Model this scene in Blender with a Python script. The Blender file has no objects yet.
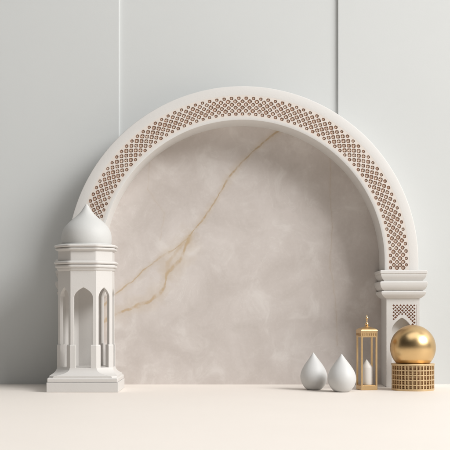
import bpy, math, random
from mathutils import Vector
random.seed(7)
S = 0.0025                      # metres per design unit (arch about 0.9 m wide)
D, HC, HY = 1130.0, 77.0, 310.0  # camera distance to the arch front, camera height, horizon row
PI = math.pi
scene = bpy.context.scene
col = scene.collection

# ------------------------------------------------------------------ helpers
class MB:
    def __init__(s): s.v, s.f, s.m = [], [], []
    def vert(s, p): s.v.append(tuple(p)); return len(s.v) - 1
    def face(s, ids, m=0): s.f.append(tuple(ids)); s.m.append(m)
    def poly(s, pts, m=0): s.face([s.vert(p) for p in pts], m)
    def box(s, x0, x1, y0, y1, z0, z1, m=0):
        i = [s.vert(p) for p in ((x0,y0,z0),(x1,y0,z0),(x1,y1,z0),(x0,y1,z0),(x0,y0,z1),(x1,y0,z1),(x1,y1,z1),(x0,y1,z1))]
        for q in ((3,2,1,0),(4,5,6,7),(0,1,5,4),(1,2,6,5),(2,3,7,6),(3,0,4,7)): s.face([i[k] for k in q], m)
    def loft(s, rings, cap0=True, cap1=True, m=0):
        ids = [[s.vert(p) for p in r] for r in rings]; n = len(rings[0])
        for a, b in zip(ids, ids[1:]):
            for k in range(n): s.face((a[k], a[(k+1)%n], b[(k+1)%n], b[k]), m)
        if cap0: s.face(ids[0][::-1], m)
        if cap1: s.face(ids[-1], m)
    def lathe(s, prof, n=64, cx=0, cy=0, cap0=True, cap1=True, m=0):
        s.loft([[(cx+r*math.cos(2*PI*k/n), cy+r*math.sin(2*PI*k/n), z) for k in range(n)] for r, z in prof], cap0, cap1, m)
    def build(s, name, mats, parent=None, loc=(0,0,0), rot=0, smooth=30, bevel=0.0, seg=2):
        me = bpy.data.meshes.new(name)
        me.from_pydata([(x*S, y*S, z*S) for x, y, z in s.v], [], s.f)
        mats = mats if isinstance(mats, (list, tuple)) else [mats]
        for m in mats: me.materials.append(m)
        for p, m in zip(me.polygons, s.m): p.material_index = m
        me.update()
        import bmesh
        bm = bmesh.new(); bm.from_mesh(me)
        bmesh.ops.remove_doubles(bm, verts=bm.verts, dist=0.004*S)
        bmesh.ops.recalc_face_normals(bm, faces=bm.faces)
        bm.to_mesh(me); bm.free()
        if smooth:
            for p in me.polygons: p.use_smooth = True
            me.set_sharp_from_angle(angle=math.radians(smooth))
        o = bpy.data.objects.new(name, me); col.objects.link(o)
        o.location = Vector(loc)*S; o.rotation_euler[2] = rot
        if parent: o.parent = parent
        if bevel:
            b = o.modifiers.new('bevel', 'BEVEL'); b.width = bevel*S; b.segments = seg
            b.limit_method = 'ANGLE'; b.angle_limit = math.radians(35); b.harden_normals = True
        return o

def tag(o, label=None, cat=None, group=None, kind=None):
    if label: o['label'] = label
    if cat: o['category'] = cat
    if group: o['group'] = group
    if kind: o['kind'] = kind
    return o
def empty(name, loc, rot=0):
    o = bpy.data.objects.new(name, None); col.objects.link(o)
    o.location = Vector(loc)*S; o.rotation_euler[2] = rot; o.empty_display_size = 0.05
    return o
def octo(h, c, z):   # octagon of half size h whose flat faces have half width c
    return [(c,-h,z),(h,-c,z),(h,c,z),(c,h,z),(-c,h,z),(-h,c,z),(-h,-c,z),(-c,-h,z)]

# ------------------------------------------------------------------ materials
def new_mat(name, base, rough=0.6, metal=0.0, var=0.0, vscale=12, bump=0.0, bscale=60, spec=0.5, rvar=0.0):
    m = bpy.data.materials.new(name); m.use_nodes = True
    nt = m.node_tree; N, L = nt.nodes, nt.links
    p = N['Principled BSDF']
    p.inputs['Roughness'].default_value = rough; p.inputs['Metallic'].default_value = metal
    p.inputs['Base Color'].default_value = (*base, 1)
    p.inputs['Specular IOR Level'].default_value = spec
    tc = N.new('ShaderNodeTexCoord')
    if var or rvar:
        n = N.new('ShaderNodeTexNoise'); n.inputs['Scale'].default_value = vscale; n.inputs['Detail'].default_value = 6
        L.new(tc.outputs['Object'], n.inputs['Vector'])
        if var:
            mx = N.new('ShaderNodeMix'); mx.data_type = 'RGBA'
            mx.inputs['A'].default_value = (*[c*(1-var) for c in base], 1)
            mx.inputs['B'].default_value = (*[min(1, c*(1+var)) for c in base], 1)
            L.new(n.outputs['Fac'], mx.inputs['Factor']); L.new(mx.outputs['Result'], p.inputs['Base Color'])
        if rvar:
            mr = N.new('ShaderNodeMapRange'); mr.inputs['From Min'].default_value = .3; mr.inputs['From Max'].default_value = .7
            mr.inputs['To Min'].default_value = rough-rvar; mr.inputs['To Max'].default_value = rough+rvar
            L.new(n.outputs['Fac'], mr.inputs['Value']); L.new(mr.outputs['Result'], p.inputs['Roughness'])
    if bump:
        n2 = N.new('ShaderNodeTexNoise'); n2.inputs['Scale'].default_value = bscale; n2.inputs['Detail'].default_value = 5
        b = N.new('ShaderNodeBump'); b.inputs['Strength'].default_value = bump; b.inputs['Distance'].default_value = 0.002
        L.new(tc.outputs['Object'], n2.inputs['Vector']); L.new(n2.outputs['Fac'], b.inputs['Height']); L.new(b.outputs['Normal'], p.inputs['Normal'])
    return m

WALL = new_mat('pale_green_grey_paint', (0.59, 0.602, 0.592), 0.55, var=0.02, vscale=3, bump=0.05, bscale=220)
FLOOR = new_mat('cream_matt_surface', (0.815, 0.75, 0.685), 0.6, var=0.02, vscale=5, bump=0.05, bscale=260)
STONE = new_mat('warm_white_plaster', (0.66, 0.64, 0.613), 0.6, var=0.025, vscale=14, bump=0.10, bscale=240)
KIOSK = new_mat('white_plaster', (0.645, 0.62, 0.59), 0.55, var=0.025, vscale=14, bump=0.10, bscale=240)
DOME = new_mat('white_dome_plaster', (0.58, 0.575, 0.555), 0.6, var=0.02, vscale=16, bump=0.08, bscale=260)
FRET = new_mat('warm_cream_fretwork', (0.69, 0.635, 0.58), 0.6, var=0.06, vscale=60)
FRET2 = new_mat('tan_fretwork_boss', (0.66, 0.56, 0.475), 0.6, var=0.22, vscale=120)
BROWN = new_mat('brown_fretwork_backing', (0.55, 0.35, 0.26), 0.7, var=0.35, vscale=110)
CERAMIC = new_mat('matt_white_ceramic', (0.62, 0.615, 0.60), 0.5, var=0.02, vscale=20, bump=0.05, bscale=200)
GOLD = new_mat('brushed_gold', (0.72, 0.50, 0.25), 0.31, 1.0, var=0.04, vscale=9, bump=0.03, bscale=420, rvar=0.03)
BRASS = new_mat('satin_brass', (0.66, 0.46, 0.24), 0.36, 0.9, var=0.08, vscale=40, bump=0.05, bscale=300)
CANE = new_mat('pale_gold_cane', (0.72, 0.53, 0.305), 0.36, 0.7, var=0.12, vscale=60, bump=0.1, bscale=300)
LINER = new_mat('brown_liner', (0.42, 0.235, 0.12), 0.6, 0.1, var=0.35, vscale=80)
WAX = new_mat('white_wax', (0.76, 0.73, 0.69), 0.5, var=0.03, vscale=30, bump=0.12, bscale=200)
WAX.node_tree.nodes['Principled BSDF'].inputs['Subsurface Weight'].default_value = 0.15
WAX.node_tree.nodes['Principled BSDF'].inputs['Subsurface Radius'].default_value = (.01, .006, .004)

def marble():
    m = bpy.data.materials.new('grey_beige_marble'); m.use_nodes = True
    nt = m.node_tree; N, L = nt.nodes, nt.links
    p = N['Principled BSDF']; p.inputs['Roughness'].default_value = 0.5
    tc = N.new('ShaderNodeTexCoord')
    def lk(v, sock):
        if isinstance(v, (int, float)): sock.default_value = v
        elif isinstance(v, (tuple, Vector)): sock.default_value = v
        else: L.new(v, sock)
    def mth(op, a, b=None, clamp=False):
        n = N.new('ShaderNodeMath'); n.operation = op; n.use_clamp = clamp
        lk(a, n.inputs[0])
        if b is not None: lk(b, n.inputs[1])
        return n.outputs[0]
    def vm(op, a, b=None, scale=None):
        n = N.new('ShaderNodeVectorMath'); n.operation = op; lk(a, n.inputs[0])
        if b is not None: lk(b, n.inputs[1])
        if scale is not None: lk(scale, n.inputs['Scale'])
        return n.outputs['Value'] if op in ('DOT_PRODUCT', 'LENGTH') else n.outputs['Vector']
    def noise(vec, scale, detail=6, rough=.55, dist=0.0, off=(0,0,0)):
        n = N.new('ShaderNodeTexNoise'); n.inputs['Scale'].default_value = scale; n.inputs['Detail'].default_value = detail
        n.inputs['Roughness'].default_value = rough; n.inputs['Distortion'].default_value = dist
        L.new(vm('ADD', vec, off), n.inputs['Vector']); return n
    def ramp(x, a, b):
        n = N.new('ShaderNodeMapRange'); n.interpolation_type = 'SMOOTHSTEP'; lk(x, n.inputs['Value'])
        n.inputs['From Min'].default_value = a; n.inputs['From Max'].default_value = b; return n.outputs['Result']
    def mix(f, a, b):
        n = N.new('ShaderNodeMix'); n.data_type = 'RGBA'; lk(f, n.inputs['Factor'])
        for v, k in ((a, 'A'), (b, 'B')):
            if isinstance(v, tuple): n.inputs[k].default_value = (*v, 1)
            else: L.new(v, n.inputs[k])
        return n.outputs['Result']
    # flat object coordinates in design units (x across, z up)
    P = vm('MULTIPLY', tc.outputs['Object'], (1/S/100, 0.0, 1/S/100))    # unit = 100
    w1 = vm('SCALE', vm('SUBTRACT', noise(P, 2.2, 3).outputs['Color'], (.5,.5,.5)), scale=0.16)
    w2 = vm('SCALE', vm('SUBTRACT', noise(P, 14, 3, off=(4,2,0)).outputs['Color'], (.5,.5,.5)), scale=0.035)
    Pw = vm('MULTIPLY', vm('ADD', vm('ADD', P, w2), vm('SCALE', w1, scale=0.25)), (1, 0, 1))
    def seg_min(pts, Pq):
        out = None
        for a, b in zip(pts, pts[1:]):
            A = Vector((a[0], 0, a[1])); B = Vector((b[0], 0, b[1])); ba = B-A
            pa = vm('SUBTRACT', Pq, tuple(A))
            h = mth('MULTIPLY', vm('DOT_PRODUCT', pa, tuple(ba)), 1/ba.length_squared, clamp=True)
            d = vm('LENGTH', vm('SUBTRACT', pa, vm('SCALE', tuple(ba), scale=h)))
            out = d if out is None else mth('MINIMUM', out, d)
        return out
    def W(px, py):   # photo row/column on the slab plane -> slab coordinates / 100
        s = (D+40)/D
        return ((px-225)*s/100, (HC+(HY-py)*s)/100)
    main = [W(*q) for q in ((284,127),(263,143),(245,159),(239,165),(226,182),(216,199.5),(202,221),(188,238))]
    br1 = [W(*q) for q in ((188,238),(178,247),(160,257.5),(145,269),(131,283),(115,294),(90,318))]
    br2 = [W(*q) for q in ((190,236),(182,257),(172,268),(166,274),(164.5,287),(160,294.5),(147,303),(127,310),(114,315),(92,330))]
    link = [W(*q) for q in ((184,243),(176,252),(168,262),(167,274))]
    fine = [W(*q) for q in ((331,120),(330,190),(332,225),(330,262),(335,300),(337,345))]
    fine2 = [W(*q) for q in ((150,150),(148,190),(165,214),(160,240))]
    # body clouds
    c1 = noise(vm('ADD', P, w1), 1.5, 8, .6, .6).outputs['Fac']
    c2 = noise(vm('ADD', P, w1), 3.6, 9, .62, .7, (3,1,7)).outputs['Fac']
    c3 = noise(P, 38, 4, .6, 0, (1,1,1)).outputs['Fac']
    colr = mix(ramp(c1, .32, .68), (0.525, 0.473, 0.438), (0.615, 0.563, 0.53))
    colr = mix(mth('MULTIPLY', ramp(c2, .48, .74), .7), colr, (0.70, 0.66, 0.625))
    colr = mix(mth('MULTIPLY', ramp(c2, .46, .28), .30), colr, (0.46, 0.415, 0.375))
    colr = mix(mth('MULTIPLY', ramp(c3, .42, .72), .13), colr, (0.70, 0.66, 0.625))
    # thin pale hair cracks: ridges of a warped noise
    r1 = mth('ABSOLUTE', mth('SUBTRACT', noise(vm('ADD', P, vm('SCALE', w1, scale=2.2)), 1.9, 5, .6, .9, (9,3,2)).outputs['Fac'], .5))
    colr = mix(mth('MULTIPLY', mth('MULTIPLY', ramp(r1, .012, .0), ramp(c1, .42, .62)), .30), colr, (0.70, 0.67, 0.63))
    # gold-ochre veins, width and strength vary along their length
    wv = noise(P, 6, 3, off=(2,8,1)).outputs['Fac']
    def vein(colr, pts, w0, amt, tint, soft=2.6):
        d = seg_min(pts, Pw)
        ww = mth('MULTIPLY', ramp(wv, .25, .7), w0)
        dd = mth('DIVIDE', d, mth('ADD', ww, w0*.35))
        halo = mth('MULTIPLY', ramp(dd, soft*2.2, 0.2), amt*.38)
        core = mth('MULTIPLY', ramp(dd, 1.25, .25), mth('MULTIPLY', ramp(noise(P, 11, 4, off=(5,5,3)).outputs['Fac'], .28, .6), amt))
        colr = mix(halo, colr, (0.50, 0.40, 0.28))
        return mix(core, colr, tint)
    colr = vein(colr, main, .012, .80, (0.42, 0.30, 0.17))
    colr = vein(colr, br1, .011, .70, (0.45, 0.32, 0.18))
    colr = vein(colr, br2, .022, .82, (0.47, 0.34, 0.20), 3.2)
    colr = vein(colr, link, .022, .45, (0.50, 0.38, 0.25), 4.0)
    colr = vein(colr, fine, .005, .30, (0.42, 0.31, 0.20))
    colr = vein(colr, fine2, .004, .22, (0.46, 0.37, 0.27))
    L.new(colr, p.inputs['Base Color'])
    b = N.new('ShaderNodeBump'); b.inputs['Strength'].default_value = .05; b.inputs['Distance'].default_value = .002
    L.new(c2, b.inputs['Height']); L.new(b.outputs['Normal'], p.inputs['Normal'])
    return m
MARBLE = marble()

# ------------------------------------------------------------------ floor and wall
WY = 42.0                                            # face of the proud wall panels
b = MB(); b.box(-2600, 2600, -2600, WY+40, -20, 0)
tag(b.build('floor', FLOOR, smooth=0), kind='structure')
sw = (D+WY)/D
xl, xr = (119.3-225)*sw, (338-225)*sw
H = 1400
G = 'tall painted wall panels'
b = MB(); b.box(-2600, xl, WY, WY+30, -1, H)
tag(b.build('wall_panel', WALL, smooth=0, bevel=.7, seg=3), 'pale grey wall panel left of the bright seam, behind the domed pillar', 'wall panel', G)
b = MB(); b.box(xl-4, xr+4, WY+2.8, WY+26, -1, H)
tag(b.build('wall_panel', WALL, smooth=0), 'pale grey wall panel between the two seams, set back above the marble', 'wall panel', G)
b = MB(); b.box(xr, 2600, WY, WY+30, -1, H)
tag(b.build('wall_panel', WALL, smooth=0, bevel=.5, seg=3), 'pale grey wall panel right of the dark seam, behind the gold ball', 'wall panel', G)

# ------------------------------------------------------------------ marble slab inside the arch
AX, CZ = 242.5-225, HC+HY-262
RI, RO = 142.0, 176.0
b = MB()
out = [(RI+4, -1)] + [((RI+4)*math.cos(PI*k/96), CZ+(RI+4)*math.sin(PI*k/96)) for k in range(97)] + [(-(RI+4), -1)]
fr = [b.vert((x+AX, 38.5, z)) for x, z in out]; bk = [b.vert((x+AX, WY-.2, z)) for x, z in out]
b.face(fr); b.face(bk[::-1])
for k in range(len(out)): b.face((fr[k], fr[(k+1)%len(out)], bk[(k+1)%len(out)], bk[k]))
tag(b.build('marble_slab', MARBLE, smooth=0), 'grey beige marble slab with a forked gold vein filling the arch', 'marble slab')

# ------------------------------------------------------------------ the arch
arch = tag(empty('arch', (AX, 0, 0)), 'large white round arch with a brown fretwork band, standing on two moulded columns', 'arch')
LEG = 8.6
NC = 70
def P2(u, r):                                         # u in cells along the arch, r radius
    if u < 0: return (r, CZ + u*LEG/1.5)
    if u > NC: return (-r, CZ - (u-NC)*LEG/1.5)
    t = PI*u/NC
    return (r*math.cos(t), CZ + r*math.sin(t))
DR, R0 = 3.15, 148.15
ga, gb = R0-DR, R0+6*DR
BK = WY-.25
prof = [(RI,.8),(RI+.25,.2),(RI+.8,0),(ga+.2,0),(ga+.2,4),(gb-.2,4),(gb-.2,0),(RO-.9,0),(RO-.28,.25),(RO,.9),(RO,BK),(RI,BK)]
us = [-1.5] + [k*.5 for k in range(0, NC*2+1)] + [NC+1.5]
b = MB()
b.loft([[(P2(u, r)[0], y, P2(u, r)[1]) for r, y in prof] for u in us])
b.build('arch_ring', STONE, arch, smooth=28)

b = MB()
YF = .04
def pt(u, r, y=YF): x, z = P2(u, r); return (x, y, z)
stud = MB()
for i in range(6):
    r0 = R0 + i*DR
    odd = i % 2
    cs = [j + (.5 if odd else 0) for j in range(-1, NC + (1 if odd else 2))]
    for u0 in cs:
        per = []
        cor = [(.5,0),(0,DR),(-.5,0),(0,-DR)]
        for k in range(4):
            a, c = cor[k], cor[(k+1)%4]
            for q in range(4): per.append((a[0]+(c[0]-a[0])*q/4, a[1]+(c[1]-a[1])*q/4))
        cell = PI*r0/NC if 0 <= u0 <= NC else LEG/1.5
        edge = i in (0, 5)
        sz = random.uniform(.90, 1.06)
        hole = []
        for q in range(16):
            ang = math.atan2(per[q][1]/DR, per[q][0]/.5)
            ca, sa = abs(math.cos(ang)), abs(math.sin(ang))
            rr = sz*1.85*(1+.06*math.cos(4*ang+PI)) if edge else sz*2.48/((ca**1.35+sa**1.35)**(1/1.35))
            hole.append((rr*math.cos(ang)/cell, rr*math.sin(ang)*.93))
        A = [b.vert(pt(u0+p[0], r0+p[1])) for p in per]
        Bq = [b.vert(pt(u0+p[0], r0+p[1])) for p in hole]
        Cq = [b.vert(pt(u0+p[0], r0+p[1], YF+1.5)) for p in hole]
        for q in range(16):
            n = (q+1) % 16
            b.face((A[q], A[n], Bq[n], Bq[q])); b.face((Bq[q], Bq[n], Cq[n], Cq[q]))
        # small raised boss or bridging bar inside most openings
        p0 = 0 if edge else PI
        rr = random.uniform(.55, .80) if edge else random.uniform(.88, 1.16)
        pa = .12 if edge else .30
        rings = []
        for y, f in ((YF+1.9, 1), (YF+.45, 1), (YF+.2, .8), (YF+.55, .42 if not edge else .3)):
            rings.append([pt(u0+rr*f*(1+pa*math.cos(4*q*PI/12+p0))*math.cos(q*PI/12)/cell, r0+rr*f*(1+pa*math.cos(4*q*PI/12+p0))*math.sin(q*PI/12), y) for q in range(24)])
        stud.loft(rings)
    if odd:
        for e in (-1.5, NC+1.5):
            s_ = 1 if e < 0 else -1
            b.poly((pt(e, r0-DR), pt(e+.5*s_, r0), pt(e, r0+DR)))
for j in range(-1, NC+1):
    b.poly((pt(j, ga), pt(j+1, ga), pt(j+.5, R0)))
for j in [x-.5 for x in range(0, NC+1)]:
    b.poly((pt(j, gb), pt(j+1, gb), pt(j+.5, gb-DR)))
for e in (-1.5, NC+1.5):
    s_ = 1 if e < 0 else -1
    b.poly((pt(e, ga), pt(e+.5*s_, ga), pt(e, R0)))
    b.poly((pt(e, gb), pt(e+1*s_, gb), pt(e+.5*s_, gb-DR)))
lat = b.build('fretwork_band', FRET, arch, smooth=0)
stud.build('fretwork_boss', FRET2, lat, smooth=30)
lat['label'] = 'openwork band of small brown openings round the arch'
b = MB()
b.loft([[pt(u, ga+.1, YF+1.6), pt(u, gb-.1, YF+1.6), pt(u, gb-.1, 3.8), pt(u, ga+.1, 3.8)] for u in us])
b.build('backing', BROWN, lat, smooth=30)

# a plate with a pointed opening, lying in the xz plane facing -y; outer edges mitred by 'mit' per unit of depth
def arch_pts(a, zs, rise, n=13):
    xs = [-a*math.cos(PI*k/(2*n)) for k in range(n)] + [0] + [a*math.cos(PI*k/(2*n)) for k in range(n-1, -1, -1)]
    return [(x, zs + rise*(.42*(1-abs(x)/a) + .58*math.sqrt(max(0, 1-(x/a)**2)))) for x in xs]
def plate(b, w, z0, z1, a, oz0, zs, rise, th, xf, mit=0.0, cx=0.0, solid=False):
    if solid:
        pts = [(-w, 0, z0), (w, 0, z0), (w-mit*th, th, z0), (-(w-mit*th), th, z0)]
        i = [b.vert(xf(*p)) for p in pts]; j = [b.vert(xf(p[0], p[1], z1)) for p in pts]
        for k in range(4): b.face((i[k], i[(k+1)%4], j[(k+1)%4], j[k]))
        b.face(i[::-1]); b.face(j); return
    ap = arch_pts(a, zs, rise)
    def layer(y):
        ww = w - mit*y
        g = {}
        g['o'] = [b.vert(xf(x, y, z)) for x, z in ((-ww, z0), (ww, z0), (ww, z1), (-ww, z1))]
        g['l'] = [b.vert(xf(cx-a, y, oz0)), b.vert(xf(cx+a, y, oz0))]
        g['a'] = [b.vert(xf(cx+x, y, z)) for x, z in ap]
        g['t'] = [b.vert(xf(cx+x, y, z1)) for x, z in ap]
        g['e'] = [b.vert(xf(-ww, y, oz0)), b.vert(xf(ww, y, oz0)), b.vert(xf(-ww, y, zs)), b.vert(xf(ww, y, zs)), b.vert(xf(cx-a, y, z0)), b.vert(xf(cx+a, y, z0))]
        o, l, A, T, e = g['o'], g['l'], g['a'], g['t'], g['e']
        b.face((o[0], e[4], l[0], e[0])); b.face((e[4], e[5], l[1], l[0])); b.face((e[5], o[1], e[1], l[1]))
        b.face((e[0], l[0], A[0], e[2])); b.face((l[1], e[1], e[3], A[-1]))
        b.face((e[2], A[0], T[0], o[3])); b.face((A[-1], e[3], o[2], T[-1]))
        for k in range(len(A)-1): b.face((A[k], A[k+1], T[k+1], T[k]))
        return g
    f, g = layer(0), layer(th)
    inner_f = [f['l'][0]] + f['a'] + [f['l'][1]]; inner_g = [g['l'][0]] + g['a'] + [g['l'][1]]
    n = len(inner_f)
    for k in range(n): b.face((inner_f[k], inner_f[(k+1)%n], inner_g[(k+1)%n], inner_g[k]))
    of = [f['o'][0], f['e'][4], f['e'][5], f['o'][1], f['e'][1], f['e'][3], f['o'][2]] + f['t'][::-1] + [f['o'][3], f['e'][2], f['e'][0]]
    og = [g['o'][0], g['e'][4], g['e'][5], g['o'][1], g['e'][1], g['e'][3], g['o'][2]] + g['t'][::-1] + [g['o'][3], g['e'][2], g['e'][0]]
    n = len(of)
    for k in range(n): b.face((of[k], of[(k+1)%n], og[(k+1)%n], og[k]))

# ---- columns of the arch: shaft with niche and fretwork panel, moulded capital
CT, CB = CZ-8.5, HC+HY-298.5                           # capital top / bottom
T0 = HC+HY
for side in (1, -1):
    cx = side*(403-242.5)
    hw = 16.5
    b = MB()
    NX, NA, NZS, NR = -1.0*side, 10.2, HC+HY-330, 12.5
    plate(b, hw, 0.3, CB+1, NA, 6, NZS, NR, 9, lambda x, y, z: (cx+x, y, z), cx=NX)
    b.box(cx-hw, cx+hw, 9.02, BK, 0.3, CB+1)
    o = b.build('column', STONE, arch, smooth=0)
    # pockets of the fretwork panel, cut with a mesh of small prisms
    c = MB()
    px0, px1 = (391.8-403), (416.2-403)
    dx = 3.45; rows = 16
    for rI in range(rows):
        z = HC+HY-305.4 - rI*1.72
        for k in range(-5, 5):
            x = ((px0+px1)/2) + (k + (.5 if rI % 2 else 0))*dx
            if x < px0+1 or x > px1-1: continue
            if side < 0: x = -x
            dxn = abs(x-NX)
            lim = NZS + NR*(.42*max(0, 1-dxn/NA)+.58*math.sqrt(max(0, 1-(dxn/NA)**2))) + 2.1 if dxn < NA+.6 else NZS+6
            if z-1.1 < lim: continue
            h = random.uniform(1.15, 1.38); v = h*.92
            if min(abs(x-px0*side), abs(x-px1*side)) < 1.7: h *= .85
            jx, jz = random.uniform(-.12, .12), random.uniform(-.1, .1)
            pts = [(cx+x+jx+h, z+jz), (cx+x+jx, z+jz+v), (cx+x+jx-h, z+jz), (cx+x+jx, z+jz-v)]
            c.loft([[(p[0], -1, p[1]) for p in pts], [(p[0], 1.5, p[1]) for p in pts]])
    if side > 0: c.box(cx+13.5, cx+13.85, -1, .4, 6, T0-304.6)
    cut = c.build('cutter', BROWN, arch, smooth=0)
    o.data.materials.append(BROWN)
    for p in cut.data.polygons: p.material_index = 0
    bo = o.modifiers.new('cut', 'BOOLEAN'); bo.operation = 'DIFFERENCE'; bo.object = cut; bo.solver = 'EXACT'
    try: bo.material_mode = 'TRANSFER'
    except Exception: pass
    bpy.context.view_layer.update()
    dg = bpy.context.evaluated_depsgraph_get()
    me = bpy.data.meshes.new_from_object(o.evaluated_get(dg))
    o.modifiers.clear(); o.data = me
    bpy.data.objects.remove(cut, do_unlink=True)
    bv = o.modifiers.new('bevel', 'BEVEL'); bv.width = .35*S; bv.segments = 2; bv.limit_method = 'ANGLE'; bv.angle_limit = math.radians(60)
    # capital: three mouldings; rings are (projection, z)
    T = HC+HY
    rp = [(6.2,T-270.4),(6.9,T-271),(6.9,T-273.3),(6.2,T-273.7),(6.3,T-274.3),(6.1,T-276),(5.0,T-278.2),(3.2,T-280.2),(3.0,T-281.2),
          (6.4,T-281.6),(7.1,T-282.4),(7.1,T-284.6),(6.4,T-287),(5.0,T-289.2),(3.0,T-290.6),(3.0,T-291),
          (5.2,T-291.3),(5.8,T-292),(5.6,T-293.8),(4.4,T-295.6),(2.4,T-297.4),(.6,T-298.4),(-.4,T-298.6)]
    xo = 0
    if side < 0:
        xo = 2.2
        rp = [(q, z+(10.6 if k_ < 11 else 0)) for k_, (q, z) in enumerate(rp[:10])] + rp
    b = MB()
    b.loft([[(cx-hw-q-xo, -q*.9, z), (cx+hw+q, -q*.9, z), (cx+hw+q, BK, z), (cx-hw-q-xo, BK, z)] for q, z in rp])
    b.build('capital', STONE, arch, smooth=50, bevel=.25)

# ------------------------------------------------------------------ domed octagonal pillar on the left
PY = -40.0
sp = (D+PY)/D
PX = (86.6-225)*sp
pil = tag(empty('pillar', (PX, PY, 0)), 'white octagonal pillar with pointed windows and an onion dome, in front of the arch foot', 'pillar')
zc = lambda y: HC+(HY-y)*sp
zf = lambda y: HC+(HY-y)*(D+PY-26)/D
h8, c8 = 25.7, 12.0
th = 3.4
zb, zt = 21.0, zf(268.8)
b = MB()
diag = (h8-c8)/math.sqrt(2); dc = (h8+c8)/math.sqrt(2)    # diagonal faces: half width and distance from the centre
for k in range(8):
    ang = k*PI/4
    dist, w = (h8, c8) if k % 2 == 0 else (dc, diag)
    def xf(x, y, z, a=ang, d=dist):
        X, Y = x, -d+y
        return (X*math.cos(a)-Y*math.sin(a), X*math.sin(a)+Y*math.cos(a), z)
    aw = 8.9 if k % 2 == 0 else 6.4
    plate(b, w, zb, zt, aw, zf(367.8), zf(297), zf(287.4)-zf(297), th, xf, mit=math.tan(PI/8), solid=(k in (4, 5)))
shaft = b.build('shaft', KIOSK, pil, smooth=0, bevel=.3)
b = MB(); b.loft([octo(h8-th-.2, c8-1.5, z) for z in (zt-4, zt-.5)]); b.loft([octo(h8-th-.2, c8-1.5, z) for z in (zb-.5, zf(368)-.5)])
b.build('shaft_core', KIOSK, pil, smooth=0)
# sleeves round the foot of each post
cor = octo(h8, c8, 0)
for k in range(8):
    V = Vector(cor[k]); nx = Vector(cor[(k+1) % 8]); pv = Vector(cor[k-1])
    d1 = (nx-V).normalized(); d2 = (pv-V).normalized()
    nrm = lambda d: Vector((d.y, -d.x, 0))
    n1 = nrm(d1); n2 = -nrm(d2)
    if n1.dot(V) < 0: n1 = -n1
    if n2.dot(V) < 0: n2 = -n2
    bis = (n1+n2).normalized(); kk = 1/max(.3, bis.dot(n1))
    if k == 4: continue
    ti = th-.4 if k in (3, 5) else th+.5
    def ring(z, pr):
        L1 = 4.9; L2 = 4.9
        if (nx-V).length > 20: L1 = 4.6
        return [tuple(p) for p in ((V+d1*L1+n1*pr).to_3d(), (V+bis*pr*kk), (V+d2*L2+n2*pr), (V+d2*L2-n2*ti), (V-bis*ti*kk), (V+d1*L1-n1*ti))]
    rr = []
    for z, pr in ((zb-.3, .95), (zf(346), .95), (zf(344.8), .5)):
        rr.append([(p[0], p[1], z) for p in ring(z, pr)])
    b = MB(); b.loft(rr)
    b.build('post_sleeve', KIOSK, pil, smooth=0, bevel=.2)
# cornices
k0 = c8/h8
def oc(h, z, rad=2.6):
    base = octo(h, h*k0, z); out_ = []
    for q in range(8):
        P0, P1, P3 = Vector(base[q-1]), Vector(base[q]), Vector(base[(q+1) % 8])
        A_ = P1+(P0-P1).normalized()*rad; B_ = P1+(P3-P1).normalized()*rad
        for t in (0, .25, .5, .75, 1):
            p = A_*(1-t)**2 + P1*2*t*(1-t) + B_*t*t
            out_.append(tuple(p))
    return out_
def torus(y0, y1, q0, q1, n=7):      # half-round bead between two photo rows, projecting q1 beyond q0
    return [(q0+(q1-q0)*math.sin(PI*k_/n)**.7, zc(y0+(y1-y0)*(1-math.cos(PI*k_/n))/2)) for k_ in range(n+1)]
low = [(-.6, zc(272.2)), (.5, zc(271.4)), (1.2, zc(270.2)), (1.5, zc(269))] + torus(268.7, 265.3, 1.4, 3.0) + torus(265.1, 262.0, 1.8, 3.9) + [(.2, zc(261.6))]
up = [(.1, zc(252.2)), (.5, zc(251.6))] + torus(251.3, 248.7, 1.0, 2.9) + torus(248.5, 245.7, 1.6, 3.8) + [(0, zc(245.4))]
b = MB(); b.loft([oc(h8+q, z) for q, z in low]); b.build('cornice', KIOSK, pil, smooth=50)
b = MB(); b.loft([oc(h8+.1, zc(262.3), 1.0), oc(h8+.1, zc(251), 1.0)]); b.build('neck', KIOSK, pil, smooth=50)
b = MB(); b.loft([oc(h8+q, z) for q, z in up]); b.build('cornice', KIOSK, pil, smooth=50)
b = MB(); b.lathe([(25.2*sp, zc(246.2)), (25.6*sp, zc(245.6)), (25.7*sp, zc(245.0)), (25.3*sp, zc(244.4)), (24.4*sp, zc(244.2))], 96); b.build('dome_collar', DOME, pil, smooth=60)
# onion dome
b = MB()
dp = [(23.6,246.4),(24.3,245.2),(24.9,242),(25.1,239),(24.9,236),(24.2,232.6),(23.0,229.6),(21.3,226.8),(18.9,224),(16.1,221.3),(13.2,218.9),(10.4,216.6),(7.9,214.2),(5.7,211.6),(3.9,209.0),(2.4,206.6),(1.2,204.8),(.25,203.7)]
b.lathe([(r*sp, zc(y)) for r, y in dp], 96, cap0=True)
b.build('dome', DOME, pil, smooth=60)
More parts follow.
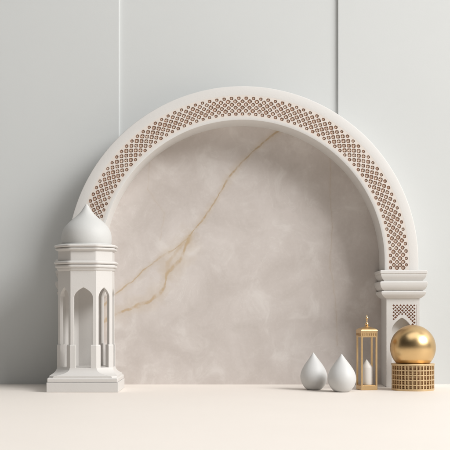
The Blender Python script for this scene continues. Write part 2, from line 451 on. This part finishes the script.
# skirt and base
b = MB()
sk = [(h8+.9, c8+.6, 22.4), (h8+1.3, c8+1.0, 20.6), (h8+2.2, c8+2.5, 18.8), (h8+3.6, c8+5.5, 17.2), (h8+5.2, c8+10, 15.9), (h8+6.2, c8+15.0, 15.0), (h8+6.3, c8+16, 13.2)]
b.loft([octo(h, min(c, h-.5), z) for h, c, z in sk])
b.build('skirt', KIOSK, pil, smooth=25)
b = MB()
hs = 33.6
b.loft([octo(h, h-.6, z) for h, z in ((hs-1.6, 9.0), (hs-.7, 9.4), (hs-.5, 10.2), (hs-.5, 12.4), (hs-1.2, 13.4))])
b.build('base_moulding', KIOSK, pil, smooth=30, bevel=.2)
b = MB(); b.box(-hs, hs, -hs, hs, 0, 9.1)
b.build('base', KIOSK, pil, smooth=0, bevel=.5)

# ------------------------------------------------------------------ teardrop ornaments
tp = [(.2,0),(.7,.5),(1.6,1.8),(3.3,4.2),(5.5,7.2),(7.9,10.4),(10.3,14),(12.1,17.5),(13.2,21),(13.6,24.2),(13.2,27.4),(12.1,30.3),(10.6,33),(8.8,35.2),(7.2,36.5),(6.0,37)]
def drop(px, yb, R, Ht, label, lean):
    dist = D*HC/(yb-1.2-HY); s = dist/D
    o = MB()
    k = R/13.6*s; kz = Ht/37*s
    # fine resample of the profile
    pr = []
    for (r0, z0), (r1, z1) in zip(tp, tp[1:]):
        for q in range(3): t = q/3; pr.append((r0+(r1-r0)*t, z0+(z1-z0)*t))
    pr.append(tp[-1])
    # light smoothing
    for _ in range(2):
        pr = [pr[0]] + [((pr[i-1][0]+2*pr[i][0]+pr[i+1][0])/4, (pr[i-1][1]+2*pr[i][1]+pr[i+1][1])/4) for i in range(1, len(pr)-1)] + [pr[-1]]
    n = 72; rings = []
    for r, z in pr:
        zz = (37-z)*kz; off = lean*(zz/(37*kz))**2
        rings.append([(off+r*k*math.cos(2*PI*q/n), r*k*math.sin(2*PI*q/n), zz) for q in range(n)])
    o.loft(rings)
    ob = o.build('teardrop_ornament', CERAMIC, None, ((px-225)*s, dist-D, 0), smooth=60)
    return tag(ob, label, 'ornament', 'white teardrop ornaments')
drop(313.9, 391.0, 13.6, 37.2, 'smaller white ceramic teardrop, left of the pair, partly behind its neighbour', -.6)
drop(341.9, 393.0, 14.4, 37.8, 'larger white ceramic teardrop nearer the front, beside the brass lantern', -.3)

# ------------------------------------------------------------------ lantern
LY = -38.0; sl = (D+LY)/D
lw = 8.15
LX = (366.8-225)*sl
lan = tag(empty('lantern', (LX, LY, 0), math.radians(10.5)), 'tall square brass lantern with a finial, beside the right column', 'lantern')
zl = lambda y: HC+(HY-y)*(D+LY-8)/D
Zf = zl(337.3); Zt = zl(331.2); Zb0 = .2; Zb1 = zl(385.2)
b = MB()
b.box(-lw, lw, -lw, lw, Zb0, Zb1-.6); b.box(-lw+.5, lw-.5, -lw+.5, lw-.5, Zb1-.62, Zb1)
b.build('base', BRASS, lan, smooth=0, bevel=.25)
for sx in (-1, 1):
    for sy in (-1, 1):
        b = MB(); x0, x1 = sorted((sx*lw*.995, sx*(lw-1.7))); y0, y1 = sorted((sy*lw*.995, sy*(lw-1.7)))
        b.box(x0, x1, y0, y1, Zb1-1.2, Zf+.5)
        b.build('post', BRASS, lan, smooth=0, bevel=.2)
b = MB()   # frieze: a hollow box of four boards with a pierced row of small arches
for k in range(4):
    ca, sa = math.cos(k*PI/2), math.sin(k*PI/2)
    def bx(x0, x1, y0, y1, z0, z1):
        i0 = len(b.v); b.box(x0, x1, y0, y1, z0, z1)
        for q in range(i0, len(b.v)): x, y, z = b.v[q]; b.v[q] = (x*ca-y*sa, x*sa+y*ca, z)
    bx(-lw, lw-1.21, -lw, -lw+1.2, Zf, Zf+1.5)
    bx(-lw, lw-1.21, -lw, -lw+1.2, Zt-1.3, Zt)
    bx(-lw+.3, lw-1.0, -lw+.75, -lw+1.1, Zf+1.4, Zt-1.2)
    for q in range(8):
        x = -lw+.1 + (2*lw-1.3)*q/7
        bx(x-.42, x+.42, -lw+.12, -lw+.8, Zf+1.45, Zt-1.25)
    for q in range(7):
        x = -lw+.1 + (2*lw-1.3)*(q+.5)/7
        bx(x-.85, x+.85, -lw+.18, -lw+.8, Zt-2.1, Zt-1.25)
b.build('frieze', BRASS, lan, smooth=0, bevel=.1, seg=1)
b = MB()
def sq(h, z): return [(-h,-h,z),(h,-h,z),(h,h,z),(-h,h,z)]
b.loft([sq(lw+.15, Zt-.05), sq(lw+.35, Zt+.4), sq(lw+.2, Zt+.9), sq(lw-1.0, Zt+2.2), sq(lw-3.0, Zt+3.1), sq(lw-4.4, Zt+3.6), sq(2.4, Zt+4.0), sq(1.8, Zt+4.6)])
rf = b.build('roof', BRASS, lan, smooth=40, bevel=.15)
b = MB()
zz = Zt+4.5
b.lathe([(1.7,zz),(1.9,zz+.4),(1.2,zz+.9),(1.5,zz+1.5),(1.75,zz+2.3),(1.5,zz+3.1),(.8,zz+3.8),(.45,zz+4.6),(.45,zz+5.2),(.9,zz+5.6),(.5,zz+6.0),(.42,zz+6.6),(1.0,zz+7.2),(1.3,zz+8),(1.05,zz+8.8),(.45,zz+9.5),(.3,zz+10.6),(.1,zz+11.4)], 28)
b.build('finial', GOLD, lan, smooth=50)
# candle inside: faceted column with a slanting pointed top
b = MB()
cr = 5.1; n = 20
def cring(r, z, ox=0): return [(ox+r*math.cos(2*PI*(q+.5)/n), r*math.sin(2*PI*(q+.5)/n), z) for q in range(n)]
zk = lambda y: HC+(HY-y)*sl
b.loft([cring(cr-.2, Zb1+.0), cring(cr, Zb1+.5), cring(cr, zk(368.0)), cring(cr*.94, zk(366.6)), cring(cr*.42, zk(362.2), -.7), cring(.2, zk(359.4), -1.0)])
cn = b.build('candle', WAX, None, (LX+.6, LY, .02), math.radians(20), smooth=50, bevel=.3)
tag(cn, 'white round candle with a pointed top standing inside the brass lantern', 'candle')

# ------------------------------------------------------------------ lattice drum and gold ball
DY = -41.0; sd = (D+DY)/D
DX = (412.9-225)*sd
dr = tag(empty('lattice_drum', (DX, DY, 0)), 'round pale gold openwork drum of square lattice under the gold ball', 'drum')
R, ZT = 20.3, HC+(HY-363.2)*sd
b = MB()
NB = 36
def tube_ring(b, R, z, w, h, n=96):
    b.loft([[(R*1.0*math.cos(2*PI*k/n)*f, R*math.sin(2*PI*k/n)*f, zz) for k in range(n)] for f, zz in ((1, z-h), (1, z+h), (1-w/R, z+h), (1-w/R, z-h), (1, z-h))], False, False)
zr = [1.0 + (ZT-2.6)*k/5 for k in range(6)]
for i, z in enumerate(zr):
    tube_ring(b, R+.12, z+random.uniform(-.05,.05), 1.1, .52 if i not in (0,) else 1.0)
for k in range(NB):
    a = 2*PI*k/NB + random.uniform(-.008, .008); wv = random.uniform(.38, .54)
    pts = []
    for (rr, t) in ((R, -wv), (R, wv), (R-1.0, wv), (R-1.0, -wv)):
        pts.append((rr*math.cos(a)-t*math.sin(a), rr*math.sin(a)+t*math.cos(a)))
    b.loft([[(p[0], p[1], z) for p in pts] for z in (.3, ZT-1.5)])
b.build('lattice', CANE, dr, smooth=40)
b = MB()   # second, finer lattice layer behind
for z in [(zr[i]+zr[i+1])/2+random.uniform(-.5,.5) for i in range(5)]: tube_ring(b, R-1.8, z, .7, .28)
for k in range(NB):
    a = 2*PI*(k+.5)/NB + random.uniform(-.035, .035); wv = random.uniform(.2, .4)
    pts = [(rr*math.cos(a)-t*math.sin(a), rr*math.sin(a)+t*math.cos(a)) for rr, t in ((R-1.7, -wv), (R-1.7, wv), (R-2.4, wv), (R-2.4, -wv))]
    b.loft([[(p[0], p[1], z) for p in pts] for z in (.3, ZT-1.5)])
b.build('inner_lattice', CANE, dr, smooth=40)
rb = math.sqrt((22.7*sd)**2-(HC+(HY-347.6)*sd-ZT)**2)
b = MB()
b.loft([[(r*math.cos(2*PI*k/96), r*math.sin(2*PI*k/96), z) for k in range(96)] for r, z in ((rb+.1, ZT-1.7), (R+.2, ZT-1.7), (R+.5, ZT-1.4), (R+.5, ZT-.5), (R+.1, ZT-.05), (rb+.6, ZT), (rb+.1, ZT-.5), (rb+.1, ZT-1.7))], False, False)
b.build('rim', CANE, dr, smooth=40)
b = MB(); b.lathe([(R-4.2, .2), (R-4.2, ZT-1.75)], 64)
b.build('liner', LINER, dr, smooth=40)
b = MB()
Rb = 22.7*sd
b.lathe([(Rb*math.sin(PI*k/96) if 0 < k < 96 else .01, -Rb*math.cos(PI*k/96)) for k in range(97)], 144)
ball = b.build('ball', GOLD, None, (DX, DY, HC+(HY-347.6)*sd), smooth=80)
tag(ball, 'large brushed gold ball resting on the lattice drum', 'ball')

# ------------------------------------------------------------------ light
w = bpy.data.worlds.new('World'); scene.world = w; w.use_nodes = True
N, L = w.node_tree.nodes, w.node_tree.links
bg = N['Background']
tc = N.new('ShaderNodeTexCoord')
def blob(direction, a, b_):
    vm = N.new('ShaderNodeVectorMath'); vm.operation = 'DOT_PRODUCT'
    L.new(tc.outputs['Generated'], vm.inputs[0]); vm.inputs[1].default_value = Vector(direction).normalized()
    mr = N.new('ShaderNodeMapRange'); mr.interpolation_type = 'SMOOTHSTEP'
    mr.inputs['From Min'].default_value = a; mr.inputs['From Max'].default_value = b_
    L.new(vm.outputs['Value'], mr.inputs['Value']); return mr.outputs['Result']
mx = N.new('ShaderNodeMix'); mx.data_type = 'RGBA'
L.new(blob((-.48, -.69, .53), .55, .98), mx.inputs['Factor'])
mx.inputs['A'].default_value = (.98, 1.0, 1.0, 1); mx.inputs['B'].default_value = (.10, .10, .10, 1)
L.new(mx.outputs['Result'], bg.inputs['Color'])
bg.inputs['Strength'].default_value = 0.06

def area(name, pos, target, sx, sy, power, colr):
    l = bpy.data.lights.new(name, 'AREA'); l.shape = 'RECTANGLE'; l.size = sx*S; l.size_y = sy*S; l.energy = power; l.color = colr
    o = bpy.data.objects.new(name, l); col.objects.link(o); o.location = Vector(pos)*S
    o.rotation_euler = (Vector(target)-Vector(pos)).to_track_quat('-Z', 'Y').to_euler()
    return o
tgt = Vector((20, 0, 130)); dk = Vector((.94, -.64, .73)).normalized()
area('key_softbox', tgt+dk*3000, tgt, 1650, 1000, 625, (1.0, 1.0, 1.0))
area('top_softbox', Vector((150, -700, 1500)), Vector((0, -150, 0)), 1600, 1000, 50, (1.0, 1.0, 1.0))

# ------------------------------------------------------------------ camera
cam = bpy.data.cameras.new('camera'); co = bpy.data.objects.new('camera', cam); col.objects.link(co)
cam.sensor_width = 36; cam.lens = 36*D/450; cam.clip_start = .05; cam.clip_end = 200
co.location = (0, -D*S, HC*S); co.rotation_euler = (PI/2, 0, 0); cam.shift_y = (HY-225)/450
scene.camera = co
scene.view_settings.view_transform = 'Standard'; scene.view_settings.look = 'None'
scene.view_settings.exposure = 0; scene.view_settings.gamma = 1; scene.view_settings.use_curve_mapping = False
